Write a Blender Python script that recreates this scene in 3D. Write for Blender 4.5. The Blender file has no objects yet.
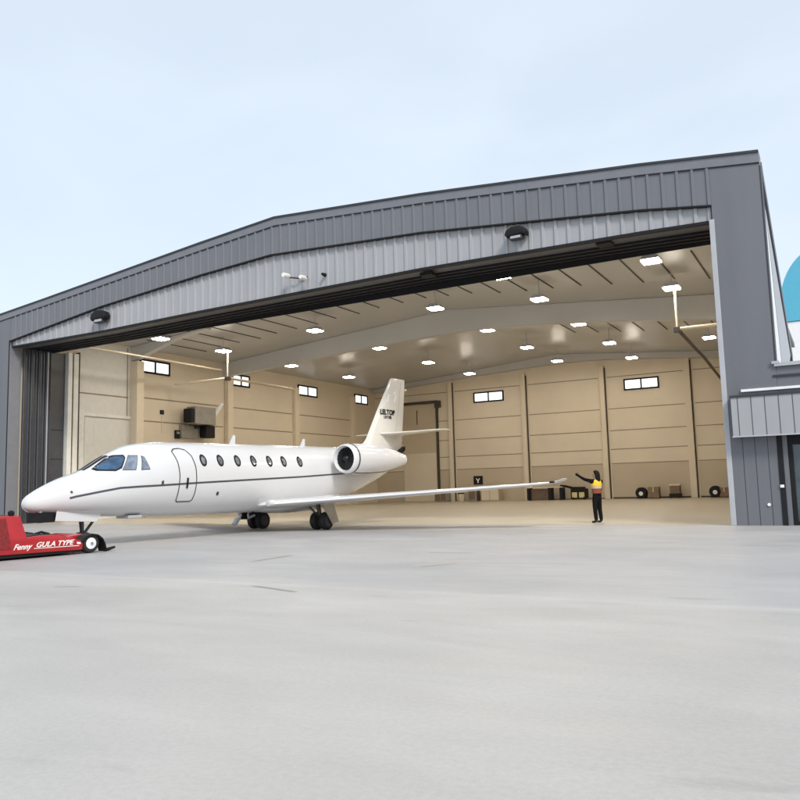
import bpy, bmesh, math, random
from mathutils import Vector, Matrix
random.seed(7)
S = bpy.context.scene
C = S.collection
PI = math.pi

# ------------------------------------------------------------------ materials
def new_mat(name):
    m = bpy.data.materials.new(name); m.use_nodes = True
    nt = m.node_tree; b = nt.nodes['Principled BSDF']
    return m, nt, b

def mat(name, col, rough=.5, metal=0., var=.08, scale=3., bump=0., bscale=60., coat=0., spec=.5, stretch=(1, 1, 1)):
    m, nt, b = new_mat(name)
    b.inputs['Roughness'].default_value = rough
    b.inputs['Metallic'].default_value = metal
    b.inputs['Coat Weight'].default_value = coat
    b.inputs['Specular IOR Level'].default_value = spec
    tc = nt.nodes.new('ShaderNodeTexCoord')
    mp = nt.nodes.new('ShaderNodeMapping'); mp.inputs['Scale'].default_value = stretch
    nt.links.new(tc.outputs['Object'], mp.inputs['Vector'])
    n = nt.nodes.new('ShaderNodeTexNoise'); n.inputs['Scale'].default_value = scale
    n.inputs['Detail'].default_value = 6; n.inputs['Roughness'].default_value = .6
    nt.links.new(mp.outputs['Vector'], n.inputs['Vector'])
    r = nt.nodes.new('ShaderNodeValToRGB')
    r.color_ramp.elements[0].position = .3; r.color_ramp.elements[1].position = .7
    r.color_ramp.elements[0].color = [c * (1 - var) for c in col] + [1]
    r.color_ramp.elements[1].color = [min(1, c * (1 + var)) for c in col] + [1]
    nt.links.new(n.outputs['Fac'], r.inputs['Fac'])
    nt.links.new(r.outputs['Color'], b.inputs['Base Color'])
    mr = nt.nodes.new('ShaderNodeMapRange')
    mr.inputs['To Min'].default_value = max(.02, rough - .06); mr.inputs['To Max'].default_value = min(1, rough + .06)
    nt.links.new(n.outputs['Fac'], mr.inputs['Value']); nt.links.new(mr.outputs['Result'], b.inputs['Roughness'])
    if bump:
        n2 = nt.nodes.new('ShaderNodeTexNoise'); n2.inputs['Scale'].default_value = bscale; n2.inputs['Detail'].default_value = 4
        nt.links.new(tc.outputs['Object'], n2.inputs['Vector'])
        bp = nt.nodes.new('ShaderNodeBump'); bp.inputs['Strength'].default_value = bump; bp.inputs['Distance'].default_value = .02
        nt.links.new(n2.outputs['Fac'], bp.inputs['Height']); nt.links.new(bp.outputs['Normal'], b.inputs['Normal'])
    return m

def emit(name, col, strength):
    m, nt, b = new_mat(name)
    b.inputs['Base Color'].default_value = list(col) + [1]
    b.inputs['Emission Color'].default_value = list(col) + [1]
    b.inputs['Emission Strength'].default_value = strength
    return m

M = {}
M['steel_dark'] = mat('dark grey coated steel', (.138, .144, .162), .48, var=.10, scale=.9, bump=.03, bscale=3, stretch=(1, 1, .12))
M['steel_band'] = mat('mid grey ribbed steel', (.150, .156, .174), .42, var=.08, scale=.7, bump=.02, bscale=4, stretch=(1, 1, .3))
M['steel_cap'] = mat('grey flashing', (.165, .172, .195), .45, var=.06)
M['edge_dark'] = mat('near black flashing', (.03, .032, .038), .5)
M['steel_light'] = mat('light grey ribbed steel', (.335, .342, .36), .42, var=.07, scale=.8, stretch=(1, 1, .3))
M['trim_light'] = mat('pale grey trim', (.40, .41, .44), .45, var=.05)
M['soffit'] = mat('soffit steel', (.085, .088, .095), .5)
M['black_steel'] = mat('black track steel', (.012, .012, .014), .6, spec=.25)
M['leaf'] = mat('door leaf steel', (.05, .053, .062), .45, var=.12)
M['liner'] = mat('off white liner panel', (.52, .515, .50), .38, var=.04, scale=.25)
M['ceiling'] = mat('glossy ceiling liner', (.45, .445, .43), .38, var=.05, scale=.25)
M['pale_panel'] = mat('pale grey cream panel', (.68, .665, .62), .5, var=.04)
M['wall'] = mat('cream wall panel', (.66, .575, .45), .55, var=.05, scale=.35)
M['wall_low'] = mat('tan lower wall panel', (.50, .42, .31), .6, var=.06, scale=.5)
M['wall_pale'] = mat('pale column paint', (.70, .61, .47), .5, var=.04)
M['jamb_white'] = mat('off white jamb paint', (.72, .71, .67), .45)
M['seam'] = mat('shadow gap seal', (.27, .22, .155), .7)
M['seam_dark'] = mat('dark gap seal', (.05, .04, .03), .6)
M['hall_white'] = mat('white wall cladding', (.78, .79, .8), .55, var=.04)
M['hall_blue'] = mat('turquoise cladding', (.09, .40, .56), .5, var=.04)
M['paint'] = mat('aircraft white paint', (.63, .63, .635), .2, var=.015, scale=1.2, coat=.4)
M['paint_fin'] = mat('aircraft fin paint', (.66, .645, .61), .25, var=.02, scale=1.2, coat=.3)
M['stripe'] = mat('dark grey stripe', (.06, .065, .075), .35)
M['line'] = mat('door gap line', (.035, .035, .04), .5)
M['black'] = mat('black plastic', (.008, .008, .009), .65, spec=.3)
M['rubber'] = mat('tyre rubber', (.014, .014, .015), .75, var=.2, scale=20)
M['metal'] = mat('brushed metal', (.45, .46, .48), .32, metal=.9)
M['dark_metal'] = mat('dark metal', (.08, .08, .085), .4, metal=.7)
M['fan_dark'] = mat('dark fan blades', (.012, .012, .013), .45, metal=.4)
M['hub_dark'] = mat('dark hub', (.05, .05, .052), .5)
M['glass_blue'] = mat('cockpit glass', (.035, .08, .15), .07, var=.5, scale=4, spec=.45)
M['glass_side'] = mat('grey cockpit glass', (.17, .21, .27), .1, var=.4, scale=5, spec=.7)
M['glass_cabin'] = mat('cabin window glass', (.16, .17, .18), .12, var=.7, scale=9, spec=.8)
M['glass_pane'] = mat('tinted pane', (.05, .075, .09), .06, var=.4, scale=1.2, spec=.8)
M['red'] = mat('red tug paint', (.40, .012, .016), .35, var=.1, scale=4, coat=.3)
M['red_dark'] = mat('perforated dark red grille', (.2, .012, .014), .6, var=.6, scale=40)
M['white'] = mat('white lettering', (.78, .76, .72), .5)
M['cardboard'] = mat('cardboard', (.22, .15, .09), .8, var=.2)
M['grey_box'] = mat('grey equipment paint', (.27, .25, .22), .5, var=.15)
M['brown'] = mat('brown board', (.17, .115, .075), .7, var=.15)
M['yellow'] = mat('hi vis yellow', (.85, .50, .03), .7, var=.12, scale=14)
M['rust'] = mat('rust brown cloth', (.22, .055, .025), .8, var=.12, scale=14)
M['cloth'] = mat('black cloth', (.008, .008, .009), .9, spec=.12, var=.3, scale=16, bump=.3, bscale=25)
M['skin'] = mat('skin', (.50, .30, .2), .55)
M['hair'] = mat('black hair', (.006, .005, .005), .7, spec=.2, var=.4, scale=40)
M['cream_box'] = mat('cream box', (.65, .53, .25), .6)
M['lamp'] = emit('lamp diffuser', (1.0, .91, .77), 60.)
M['daylight'] = emit('window bright with daylight', (.93, .97, 1.0), .75)
M['strip_white'] = mat('white flashing', (.82, .83, .85), .4)

def ground_mat():
    m, nt, b = new_mat('pale concrete')
    N, L = nt.nodes, nt.links
    tc = N.new('ShaderNodeTexCoord')
    def noise(scale, det, rough, st=(1, 1, 1), dist=0.):
        mp = N.new('ShaderNodeMapping'); mp.inputs['Scale'].default_value = st
        L.new(tc.outputs['Object'], mp.inputs['Vector'])
        n = N.new('ShaderNodeTexNoise'); n.inputs['Scale'].default_value = scale
        n.inputs['Detail'].default_value = det; n.inputs['Roughness'].default_value = rough
        n.inputs['Distortion'].default_value = dist
        L.new(mp.outputs['Vector'], n.inputs['Vector']); return n.outputs['Fac']
    def rng(v, a, c, lo, hi):
        r = N.new('ShaderNodeMapRange'); r.interpolation_type = 'SMOOTHSTEP'
        r.inputs['From Min'].default_value = a; r.inputs['From Max'].default_value = c
        r.inputs['To Min'].default_value = lo; r.inputs['To Max'].default_value = hi
        L.new(v, r.inputs['Value']); return r.outputs['Result']
    def math_(op, a, c):
        n = N.new('ShaderNodeMath'); n.operation = op
        for i, v in enumerate((a, c)):
            if isinstance(v, (int, float)): n.inputs[i].default_value = v
            else: L.new(v, n.inputs[i])
        return n.outputs[0]
    big = rng(noise(.16, 5, .55, (1, 1.5, 1), .6), .3, .7, .90, 1.06)
    mid = rng(noise(.55, 6, .6, (.6, 1.6, 1), .8), .3, .72, .94, 1.04)
    fine = rng(noise(24, 4, .6), .3, .7, .955, 1.045)
    grit = rng(noise(130, 2, .5), .35, .65, .96, 1.04)
    v = math_('MULTIPLY', math_('MULTIPLY', big, mid), math_('MULTIPLY', fine, grit))
    # worn stains: sparse dark stretched blotches
    st = rng(noise(.42, 4, .5, (.8, 2.2, 1), 1.2), .63, .74, 1., .86)
    v = math_('MULTIPLY', v, st)
    # slab joint parallel to the facade and skid marks, all at their own places
    sx = N.new('ShaderNodeSeparateXYZ'); L.new(tc.outputs['Object'], sx.inputs[0])
    X, Y = sx.outputs[0], sx.outputs[1]
    wob = math_('MULTIPLY', math_('SUBTRACT', noise(.7, 3, .5), .5), .35)
    def seg(x0, y0, x1, y1, w, k):
        dx, dy = x1 - x0, y1 - y0; ln = math.hypot(dx, dy); dx /= ln; dy /= ln
        px = math_('SUBTRACT', X, x0); py = math_('SUBTRACT', math_('ADD', Y, wob), y0)
        t = math_('ADD', math_('MULTIPLY', px, dx), math_('MULTIPLY', py, dy))
        d = math_('ABSOLUTE', math_('SUBTRACT', math_('MULTIPLY', px, dy), math_('MULTIPLY', py, dx)), 0)
        over = math_('MAXIMUM', math_('MULTIPLY', t, -1.), math_('SUBTRACT', t, ln))
        over = math_('MAXIMUM', over, 0.)
        dd = math_('SQRT', math_('ADD', math_('POWER', math_('MULTIPLY', over, .35), 2.), math_('POWER', d, 2.)), 0)
        return rng(dd, w * .25, w, k, 1.)
    for a in ((-8.85, -12.7, -8.9, -11.6, .09, .5), (-6.1, -15.9, -5.3, -16.2, .08, .5), (-6.15, -10.2, -5.4, -10.1, .08, .5),
              (-5.0, -12.75, -4.75, -12.2, .07, .55), (-9.2, -16.9, -8.95, -16.82, .06, .6)):
        v = math_('MULTIPLY', v, seg(*a))
    jl = math_('ABSOLUTE', math_('SUBTRACT', math_('ADD', Y, math_('MULTIPLY', wob, .35)), -15.65), 0)
    v = math_('MULTIPLY', v, rng(jl, .03, .2, 1.09, 1.))
    # two pours of concrete: the near slab is warmer, the far one a little bluer
    side = rng(math_('ADD', Y, wob), -16.6, -14.6, 0., 1.)
    mx = N.new('ShaderNodeMixRGB'); L.new(side, mx.inputs['Fac'])
    mx.inputs['Color1'].default_value = (.445, .425, .398, 1); mx.inputs['Color2'].default_value = (.388, .378, .372, 1)
    mul = N.new('ShaderNodeMixRGB'); mul.blend_type = 'MULTIPLY'; mul.inputs['Fac'].default_value = 1
    L.new(mx.outputs[0], mul.inputs['Color1'])
    cmb = N.new('ShaderNodeCombineXYZ')
    for i in range(3): L.new(v, cmb.inputs[i])
    L.new(cmb.outputs[0], mul.inputs['Color2'])
    L.new(mul.outputs[0], b.inputs['Base Color'])
    rr = rng(noise(.5, 4, .6, (1, 2, 1)), .3, .7, .42, .62); L.new(rr, b.inputs['Roughness'])
    bp = N.new('ShaderNodeBump'); bp.inputs['Strength'].default_value = .25; bp.inputs['Distance'].default_value = .004
    L.new(noise(45, 5, .65), bp.inputs['Height']); L.new(bp.outputs['Normal'], b.inputs['Normal'])
    return m
M['ground'] = ground_mat()
M['floor'] = mat('beige sealed floor', (.45, .40, .32), .36, var=.05, scale=.4)

# ------------------------------------------------------------------ mesh helpers
class MB:
    def __init__(s): s.v = []; s.f = []; s.mi = []
    def add(s, vs, fs, mi=0):
        o = len(s.v); s.v += [tuple(map(float, p)) for p in vs]
        s.f += [tuple(i + o for i in f) for f in fs]; s.mi += [mi] * len(fs); return s
    def box(s, x0, x1, y0, y1, z0, z1, mi=0):
        vs = [(x, y, z) for z in (z0, z1) for y in (y0, y1) for x in (x0, x1)]
        return s.add(vs, [(0, 2, 3, 1), (4, 5, 7, 6), (0, 1, 5, 4), (2, 6, 7, 3), (0, 4, 6, 2), (1, 3, 7, 5)], mi)
    def prism(s, poly, axis, a, b, mi=0):
        """poly of 2-tuples in the two other axes, swept along axis from a to b"""
        def mk(p, t):
            if axis == 'y': return (p[0], t, p[1])
            if axis == 'x': return (t, p[0], p[1])
            return (p[0], p[1], t)
        n = len(poly)
        return s.add([mk(p, a) for p in poly] + [mk(p, b) for p in poly],
                     [tuple(range(n))[::-1], tuple(range(n, 2 * n))] + [(i, (i + 1) % n, n + (i + 1) % n, n + i) for i in range(n)], mi)
    def tube(s, pts, r, n=10, mi=0, caps=True):
        pts = [Vector(p) for p in pts]; rs = r if isinstance(r, (list, tuple)) else [r] * len(pts)
        rings = []; up = None
        for i, p in enumerate(pts):
            d = (pts[min(i + 1, len(pts) - 1)] - pts[max(i - 1, 0)]).normalized()
            if up is None: up = Vector((0, 0, 1)) if abs(d.z) < .9 else Vector((1, 0, 0))
            a = d.cross(up).normalized(); b = a.cross(d).normalized(); up = b
            rings.append([p + (a * math.cos(t) + b * math.sin(t)) * rs[i] for t in [2 * PI * k / n for k in range(n)]])
        vs = [v for R in rings for v in R]
        fs = [(i * n + k, i * n + (k + 1) % n, (i + 1) * n + (k + 1) % n, (i + 1) * n + k) for i in range(len(pts) - 1) for k in range(n)]
        if caps: fs += [tuple(range(n))[::-1], tuple(range((len(pts) - 1) * n, len(pts) * n))]
        return s.add(vs, fs, mi)
    def lathe(s, prof, c, axis='y', n=28, mi=0):
        """prof: list of (t along axis, radius)"""
        vs = []
        for t, r in prof:
            for k in range(n):
                a = 2 * PI * k / n; u, w = r * math.cos(a), r * math.sin(a)
                vs.append((c[0] + u, c[1] + t, c[2] + w) if axis == 'y' else (c[0] + t, c[1] + u, c[2] + w) if axis == 'x' else (c[0] + u, c[1] + w, c[2] + t))
        m = len(prof)
        fs = [(i * n + k, i * n + (k + 1) % n, (i + 1) * n + (k + 1) % n, (i + 1) * n + k) for i in range(m - 1) for k in range(n)]
        if prof[0][1] > 1e-4: fs.append(tuple(range(n))[::-1])
        if prof[-1][1] > 1e-4: fs.append(tuple(range((m - 1) * n, m * n)))
        return s.add(vs, fs, mi)
    def loft(s, rings, mi=0, caps=True):
        n = len(rings[0]); vs = [v for R in rings for v in R]
        fs = [(i * n + k, i * n + (k + 1) % n, (i + 1) * n + (k + 1) % n, (i + 1) * n + k) for i in range(len(rings) - 1) for k in range(n)]
        if caps: fs += [tuple(range(n))[::-1], tuple(range((len(rings) - 1) * n, len(rings) * n))]
        return s.add(vs, fs, mi)
    def build(s, name, mats, parent=None, smooth=False, bevel=0, loc=(0, 0, 0), angle=35):
        me = bpy.data.meshes.new(name); me.from_pydata(s.v, [], s.f)
        mats = mats if isinstance(mats, (list, tuple)) else [mats]
        for m in mats: me.materials.append(M[m] if isinstance(m, str) else m)
        me.polygons.foreach_set('material_index', s.mi)
        bm = bmesh.new(); bm.from_mesh(me)
        bmesh.ops.remove_doubles(bm, verts=bm.verts, dist=1e-5)
        bmesh.ops.recalc_face_normals(bm, faces=bm.faces)
        if bevel:
            ed = [e for e in bm.edges if len(e.link_faces) == 2 and e.calc_face_angle(0) > .6]
            bmesh.ops.bevel(bm, geom=ed, offset=bevel, segments=2, profile=.5, affect='EDGES', clamp_overlap=True)
        bm.to_mesh(me); bm.free()
        if smooth:
            me.polygons.foreach_set('use_smooth', [True] * len(me.polygons))
            me.set_sharp_from_angle(angle=math.radians(angle))
        o = bpy.data.objects.new(name, me); C.objects.link(o); o.location = loc
        if parent: o.parent = parent
        return o

def tag(o, label, cat, group=None):
    o['label'] = label; o['category'] = cat
    if group: o['group'] = group
    return o
def thing(name, label, cat, loc=(0, 0, 0), rz=0, group=None):
    o = bpy.data.objects.new(name, None); C.objects.link(o); o.empty_display_size = .2
    o.location = loc; o.rotation_euler = (0, 0, rz)
    return tag(o, label, cat, group)
def structure(o): o['kind'] = 'structure'; return o
def copy_tree(o, parent=None):
    c = o.copy(); C.objects.link(c)
    if parent: c.parent = parent
    for ch in list(o.children): copy_tree(ch, c)
    return c
def lerp_poly(poly, x):
    for (a, za), (b, zb) in zip(poly, poly[1:]):
        if a <= x <= b: return za + (zb - za) * (x - a) / (b - a)
    return poly[0][1] if x < poly[0][0] else poly[-1][1]
def text_mesh(name, body, size, m, parent, matrix, extrude=.004, bold=0., shear=0.):
    cu = bpy.data.curves.new(name, 'FONT'); cu.body = body; cu.size = size; cu.extrude = extrude; cu.offset = bold; cu.shear = shear
    cu.align_x = 'LEFT'; cu.resolution_u = 4
    tmp = bpy.data.objects.new(name + '_src', cu); C.objects.link(tmp)
    bpy.context.view_layer.update()
    me = bpy.data.meshes.new_from_object(tmp.evaluated_get(bpy.context.evaluated_depsgraph_get()))
    bpy.data.objects.remove(tmp); bpy.data.curves.remove(cu)
    me.materials.clear(); me.materials.append(M[m]); me.transform(matrix)
    o = bpy.data.objects.new(name, me); C.objects.link(o); o.parent = parent
    return o

# ------------------------------------------------------------------ ground
g = MB().add([(-1200, -1200, 0), (1200, -1200, 0), (1200, 1200, 0), (-1200, 1200, 0)], [(0, 1, 2, 3)]).build('apron', 'ground'); structure(g)
fl = MB().add([(-36.2, .28, .004), (-1.41, .28, .004), (-1.41, 36.77, .004), (-36.2, 36.77, .004)], [(0, 1, 2, 3)]).build('hangar_floor', 'floor'); structure(fl)

# ------------------------------------------------------------------ hangar
ROOF = [(-37.2, 11.02), (-33.2, 11.37), (-22.6, 12.36), (-18.4, 12.70), (-11.5, 12.22), (-3.46, 11.48), (0, 11.09)]
BAND = [(-36.06, 9.58), (-29.1, 10.45), (-22.6, 10.97), (-18.65, 11.20), (-11.55, 10.82), (-3.55, 10.05), (-1.42, 9.76)]
LINT = [(-36.06, 9.30), (-29.1, 9.27), (-22.6, 9.38), (-11.6, 9.48), (-3.6, 9.36), (-1.42, 9.30)]
XL, XR, XI, XO = -37.2, 0.0, -36.06, -1.42
hg = thing('hangar', 'large grey steel aircraft hangar with gabled front and wide open mouth', 'hangar', (-18.6, 0, 0))
hg_loc = Vector((-18.6, 0, 0))
def hp(mb, name, m, parent=None, **k):
    """a part of the hangar given in world coordinates"""
    par = parent or hg
    mb.v = [tuple(Vector(p) - hg_loc) for p in mb.v]
    return mb.build(name, m, par, **k)

def ribbed(x0, x1, lo, hi, y, step=.45, d=.03, w=.10, sl=.025, off=0.):
    """corrugated sheet facing -Y between the height profiles lo and hi"""
    prof = []
    x = x0
    while x < x1 - .01:
        e = min(x + step, x1)
        prof += [(x, y), (max(x, e - w), y)]
        if e - w > x: prof += [(e - w + sl, y - d), (e - sl, y - d)]
        x = e
    prof.append((x1, y))
    for px, _ in lo + hi:
        if x0 < px < x1: prof.append((px, None))
    prof.sort(key=lambda p: p[0])
    pts = []; last = y
    for px, py in prof:
        if py is None: py = last
        pts.append((px, py)); last = py
    mb = MB(); n = len(pts)
    vs = [(px, py, lerp_poly(lo, px)) for px, py in pts] + [(px, py, lerp_poly(hi, px)) for px, py in pts]
    mb.add(vs, [(i, i + 1, n + i + 1, n + i) for i in range(n - 1)])
    return mb
def shift(poly, dz): return [(x, z + dz) for x, z in poly]

# front band: ribbed face, smooth fascia cap and its dark edge, pillars
ROOFB = shift(ROOF, -.30)
hp(ribbed(XI, XO, BAND, ROOFB, 0.0, d=.042, w=.12), 'gable_cladding', 'steel_band')
# backing slab of the band so that it has depth
mb = MB(); lo = [(x, z) for x, z in BAND]; hi = [(x, z - .06) for x, z in ROOF[1:-1]]
mb.prism([(XI, 9.58)] + lo[1:-1] + [(XO, 9.76), (XO, 11.15)] + hi[::-1] + [(XI, 11.05)], 'y', .03, .55)
hp(mb, 'gable_backing', 'steel_dark')
cap = MB(); cap.prism(ROOFB + ROOF[::-1], 'y', -.06, .62); hp(cap, 'roof_fascia', 'steel_cap')
edge = MB(); edge.prism(shift(ROOF, .003) + shift(ROOF, .075)[::-1], 'y', -.10, .66); hp(edge, 'roof_edge', 'edge_dark')
lip = MB(); lip.prism(shift(ROOFB, -.035) + shift(ROOFB, -.003)[::-1], 'y', -.03, .0); hp(lip, 'fascia_lip', 'edge_dark')
for x0, x1 in ((XL, XI), (XO, XR)):
    p = MB(); za, zb = lerp_poly(ROOFB, x0), lerp_poly(ROOFB, x1)
    p.prism([(x0, 0), (x1, 0), (x1, zb - .004), (x0, za - .004)], 'y', -.012, .56)
    hp(p, 'pillar', 'steel_dark')
# vertical seams of the pillar sheets
ps = MB()
for x in (-1.05, -.72, -.38): ps.box(x - .008, x + .008, -.016, -.012, .0, 2.58)
hp(ps, 'pillar_seam', 'edge_dark')
t = MB(); t.prism(shift(BAND, -.05) + shift(BAND, -.002)[::-1], 'y', -.05, .1); hp(t, 'band_trim', 'black_steel')
# light header
hp(ribbed(XI + .02, XO - .02, LINT, shift(BAND, -.05), .12, d=.05, w=.14), 'header_cladding', 'steel_light')
t = MB(); t.prism(shift(LINT, -.09) + shift(LINT, -.002)[::-1], 'y', .06, .22); hp(t, 'header_edge', 'black_steel')
# soffit with the door tracks
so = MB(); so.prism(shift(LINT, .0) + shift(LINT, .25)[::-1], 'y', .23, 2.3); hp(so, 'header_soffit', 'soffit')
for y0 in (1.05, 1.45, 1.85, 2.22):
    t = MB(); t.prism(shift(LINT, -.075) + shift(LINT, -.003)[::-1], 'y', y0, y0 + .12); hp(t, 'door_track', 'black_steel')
t = MB(); t.box(XI + .02, XO - .02, 2.31, 2.36, 9.2, 9.65); hp(t, 'soffit_end', 'black_steel')
# brackets under the soffit
for x in (-4.9, -11.6): hp(MB().box(x - .25, x + .25, .4, .9, 9.28, 9.40), 'track_bracket', 'black_steel')
# jamb trims
t = MB(); t.box(XO - .10, XO + .05, -.03, .2, 0, 9.30); hp(t, 'jamb_trim', 'trim_light', bevel=.01)
t = MB(); t.box(XI - .02, XI + .03, -.02, .62, 0, 9.28); hp(t, 'jamb_trim', 'steel_cap', bevel=.01)
t = MB(); t.box(XI - .09, XI - .02, -.03, .0, 0, 9.6); hp(t, 'jamb_gap', 'black_steel')
# side and back walls, roof, ceiling
YB = 36.77; XW = -36.2; XV = -1.405
CEIL = [(XW, 10.42), (-18.4, 11.86), (XV, 10.44)]
w = MB(); w.box(XW - .25, XW, .57, YB + .3, 0, 10.6); hp(w, 'left_wall', ['wall'])
w = MB(); w.box(XV, XV + .25, .57, YB + .3, 0, 10.6); hp(w, 'right_wall', ['wall'])
w = MB(); w.prism([(XW + .001, 0), (XV - .001, 0), (XV - .001, 10.6), (-18.4, 12.0), (XW + .001, 10.6)], 'y', YB, YB + .3); hp(w, 'back_wall', ['wall'])
r = MB(); r.prism([(XW - .5, 10.62), (-18.4, 12.2), (XV + .5, 10.62), (XV + .5, 10.9), (-18.4, 12.5), (XW - .5, 10.9)], 'y', .57, YB + .6); hp(r, 'roof', 'steel_dark')
ce = MB(); ce.prism(CEIL + shift(CEIL, .08)[::-1], 'y', 2.37, YB - .01); ceil = hp(ce, 'ceiling', 'ceiling')
for ya, yb in ((7.6, 12.8), (22.6, 26.4)):
    sm = MB()
    for i in range(-11, 11):
        x = -18.0 + i * 1.48
        if not ((XW + .8 if ya < 10 else -14.5) < x < XV - .6): continue
        z = lerp_poly(CEIL, x)
        sm.box(x - .03, x + .03, ya, yb - random.random() * .5, z - .035, z - .002)
    hp(sm, 'ceiling_seam', 'seam_dark', ceil)
# portal frames: rafters with a shaped underside, columns on the walls
RAF = [(XW, 9.45), (-31.5, 9.72), (-29.3, 9.88), (-22.9, 10.26), (-17.6, 10.46), (-13.9, 10.36), (-8.3, 9.88), (-3.5, 9.33), (XV, 9.1)]
# finer, rounded underside
def smooth_poly(p, it=2):
    for _ in range(it):
        q = [p[0]]
        for a, b in zip(p, p[1:]):
            q += [(a[0] * .75 + b[0] * .25, a[1] * .75 + b[1] * .25), (a[0] * .25 + b[0] * .75, a[1] * .25 + b[1] * .75)]
        p = q + [p[-1]]
    return p
RAFS = smooth_poly(RAF)
for y, dz in ((16.5, 0.), (36.45, .66)):
    a = MB(); a.prism(shift(RAFS, dz) + [(XV, 10.42), (-18.4, 11.85), (XW, 10.40)], 'y', y - .22, y + .22); hp(a, 'rafter', 'liner' if dz == 0 else 'ceiling')
a = MB(); a.prism([(XW, 9.55), (-35.4, 9.72), (-33.8, 10.15), (-32.2, 10.55), (-30, 10.80), (-30, 10.88), (XW, 10.40)], 'y', 8.1, 8.5); hp(a, 'rafter', 'liner')
for y, dp in ((8.05, .62), (16.45, .35), (24.3, .28), (32.6, .28)):
    c = MB(); c.box(XW, XW + dp, y, y + .55, 0, 9.5); hp(c, 'wall_column', 'wall_pale', bevel=.02)
c = MB(); c.box(XW, XW + .42, 3.35, 3.62, 0, 9.4); c.box(XW, XW + .3, 3.8, 4.12, 0, 9.4); hp(c, 'door_jamb', 'jamb_white', bevel=.02)
c = MB(); c.box(XW, XW + .3, 4.13, 4.2, 0, 9.5); c.box(XW, XW + .25, 3.64, 3.78, 0, 9.4); hp(c, 'jamb_gap', 'seam_dark')
# dark panel beside the stacked leaves
c = MB(); c.box(XW, XW + .16, 2.37, 3.3, 0, 9.3); hp(c, 'dark_panel', 'leaf')
for z in (3.4, 5.0): hp(MB().box(XW + .16, XW + .166, 2.37, 3.3, z - .02, z + .02), 'panel_seam', 'black_steel')
for x in (-28.05, -21.2, -14.55, -8.05):
    c = MB(); c.box(x - .42, x - .05, YB - .25, YB, 0, 10.6); hp(c, 'wall_column', 'wall', bevel=.02)
    c = MB(); c.box(x - .05, x + .03, YB - .10, YB - .003, 0, 10.4); hp(c, 'downpipe', 'seam_dark')
# panel joints of the walls (surface lines)
jt = MB(); jl_ = MB()
bays = [(-36.1, -28.6), (-27.9, -21.8), (-21.05, -15.1), (-14.4, -8.6), (-7.9, -1.8)]
for i, (a, b) in enumerate(bays):
    for z in (2.75, 3.87, 5.35, 7.08, 9.62):
        jt.box(a, b, YB - .012, YB - .002, z - .035, z + .035)
for a, b in ((4.3, 7.9), (8.75, 16.3), (17.1, 24.2), (24.95, 32.5)):
    for z in ((7.25,) if a < 5 else (5.9, 7.35, 9.0)[:2]):
        jl_.box(XW + .002, XW + .012, a, b, z - .04, z + .04)
jl_.box(XW + .002, XW + .012, 4.3, 4.36, 4.35, 9.5)
jl_.box(XW + .002, XW + .012, 7.8, 7.86, 6.0, 10.3)
hp(jt, 'panel_joint', 'seam'); hp(jl_, 'panel_joint', 'seam')
pb = MB(); pb.box(XW + .0005, XW + .0016, 4.2, 8.05, 0, 10.3); hp(pb, 'front_bay_daylight', 'pale_panel')  # paler sheet: daylight falling on the first bay, put into its colour
lw = MB()
for a, b in bays: lw.box(a, b, YB - .008, YB - .001, .0, 2.71)
hp(lw, 'lower_panel', 'wall_low')
df_ = MB(); df_.box(XW + .003, XW + .2, 4.25, 4.62, 0, 6.25); df_.box(XW + .003, XW + .16, 4.63, 8.0, 5.92, 6.1); hp(df_, 'door_frame', 'jamb_white', bevel=.01)
dd = MB(); dd.box(XW + .003, XW + .07, 4.75, 7.75, 0, 5.85); dd.box(XW + .07, XW + .076, 5.35, 5.40, 4.3, 5.7); dd.box(XW + .07, XW + .076, 4.75, 7.75, 4.28, 4.32); hp(dd, 'sectional_panel', 'pale_panel', bevel=.01)
c = MB(); c.box(-14.4, -8.6, YB - .06, YB - .009, 0, .12); c.box(-7.9, -1.8, YB - .06, YB - .009, 0, .12); c.box(-21.0, -15.1, YB - .06, YB - .009, 0, .07); hp(c, 'base_rail', 'seam_dark')
# windows
def window(x0, x1, y0, y1, z0, z1, axis):
    fr = MB(); t = .12
    if axis == 'y':
        a, b = YB - .09, YB - .003
        for bx in ((x0, x1, z0, z0 + t), (x0, x1, z1 - t, z1), (x0, x0 + t, z0 + t, z1 - t), (x1 - t, x1, z0 + t, z1 - t), ((x0 + x1) / 2 - t / 2, (x0 + x1) / 2 + t / 2, z0 + t, z1 - t)):
            fr.box(bx[0], bx[1], a, b, bx[2], bx[3])
        pn = MB().box(x0 + t, x1 - t, YB - .04, YB - .002, z0 + t, z1 - t)
    else:
        a, b = XW + .003, XW + .09
        for by in ((y0, y1, z0, z0 + t), (y0, y1, z1 - t, z1), (y0, y0 + t, z0 + t, z1 - t), (y1 - t, y1, z0 + t, z1 - t), ((y0 + y1) / 2 - t / 2, (y0 + y1) / 2 + t / 2, z0 + t, z1 - t)):
            fr.box(a, b, by[0], by[1], by[2], by[3])
        pn = MB().box(XW + .002, XW + .04, y0 + t, y1 - t, z0 + t, z1 - t)
    f = hp(fr, 'window', 'black'); hp(pn, 'pane', 'daylight', f)
window(-26.05, -23.25, 0, 0, 8.45, 9.36, 'y'); window(-13.1, -10.4, 0, 0, 8.45, 9.36, 'y')
for y0, y1 in ((8.75, 11.25), (17.2, 19.1), (24.95, 27.6), (33.3, 35.5)): window(0, 0, y0, y1, 8.92, 9.80, 'x')
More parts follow.
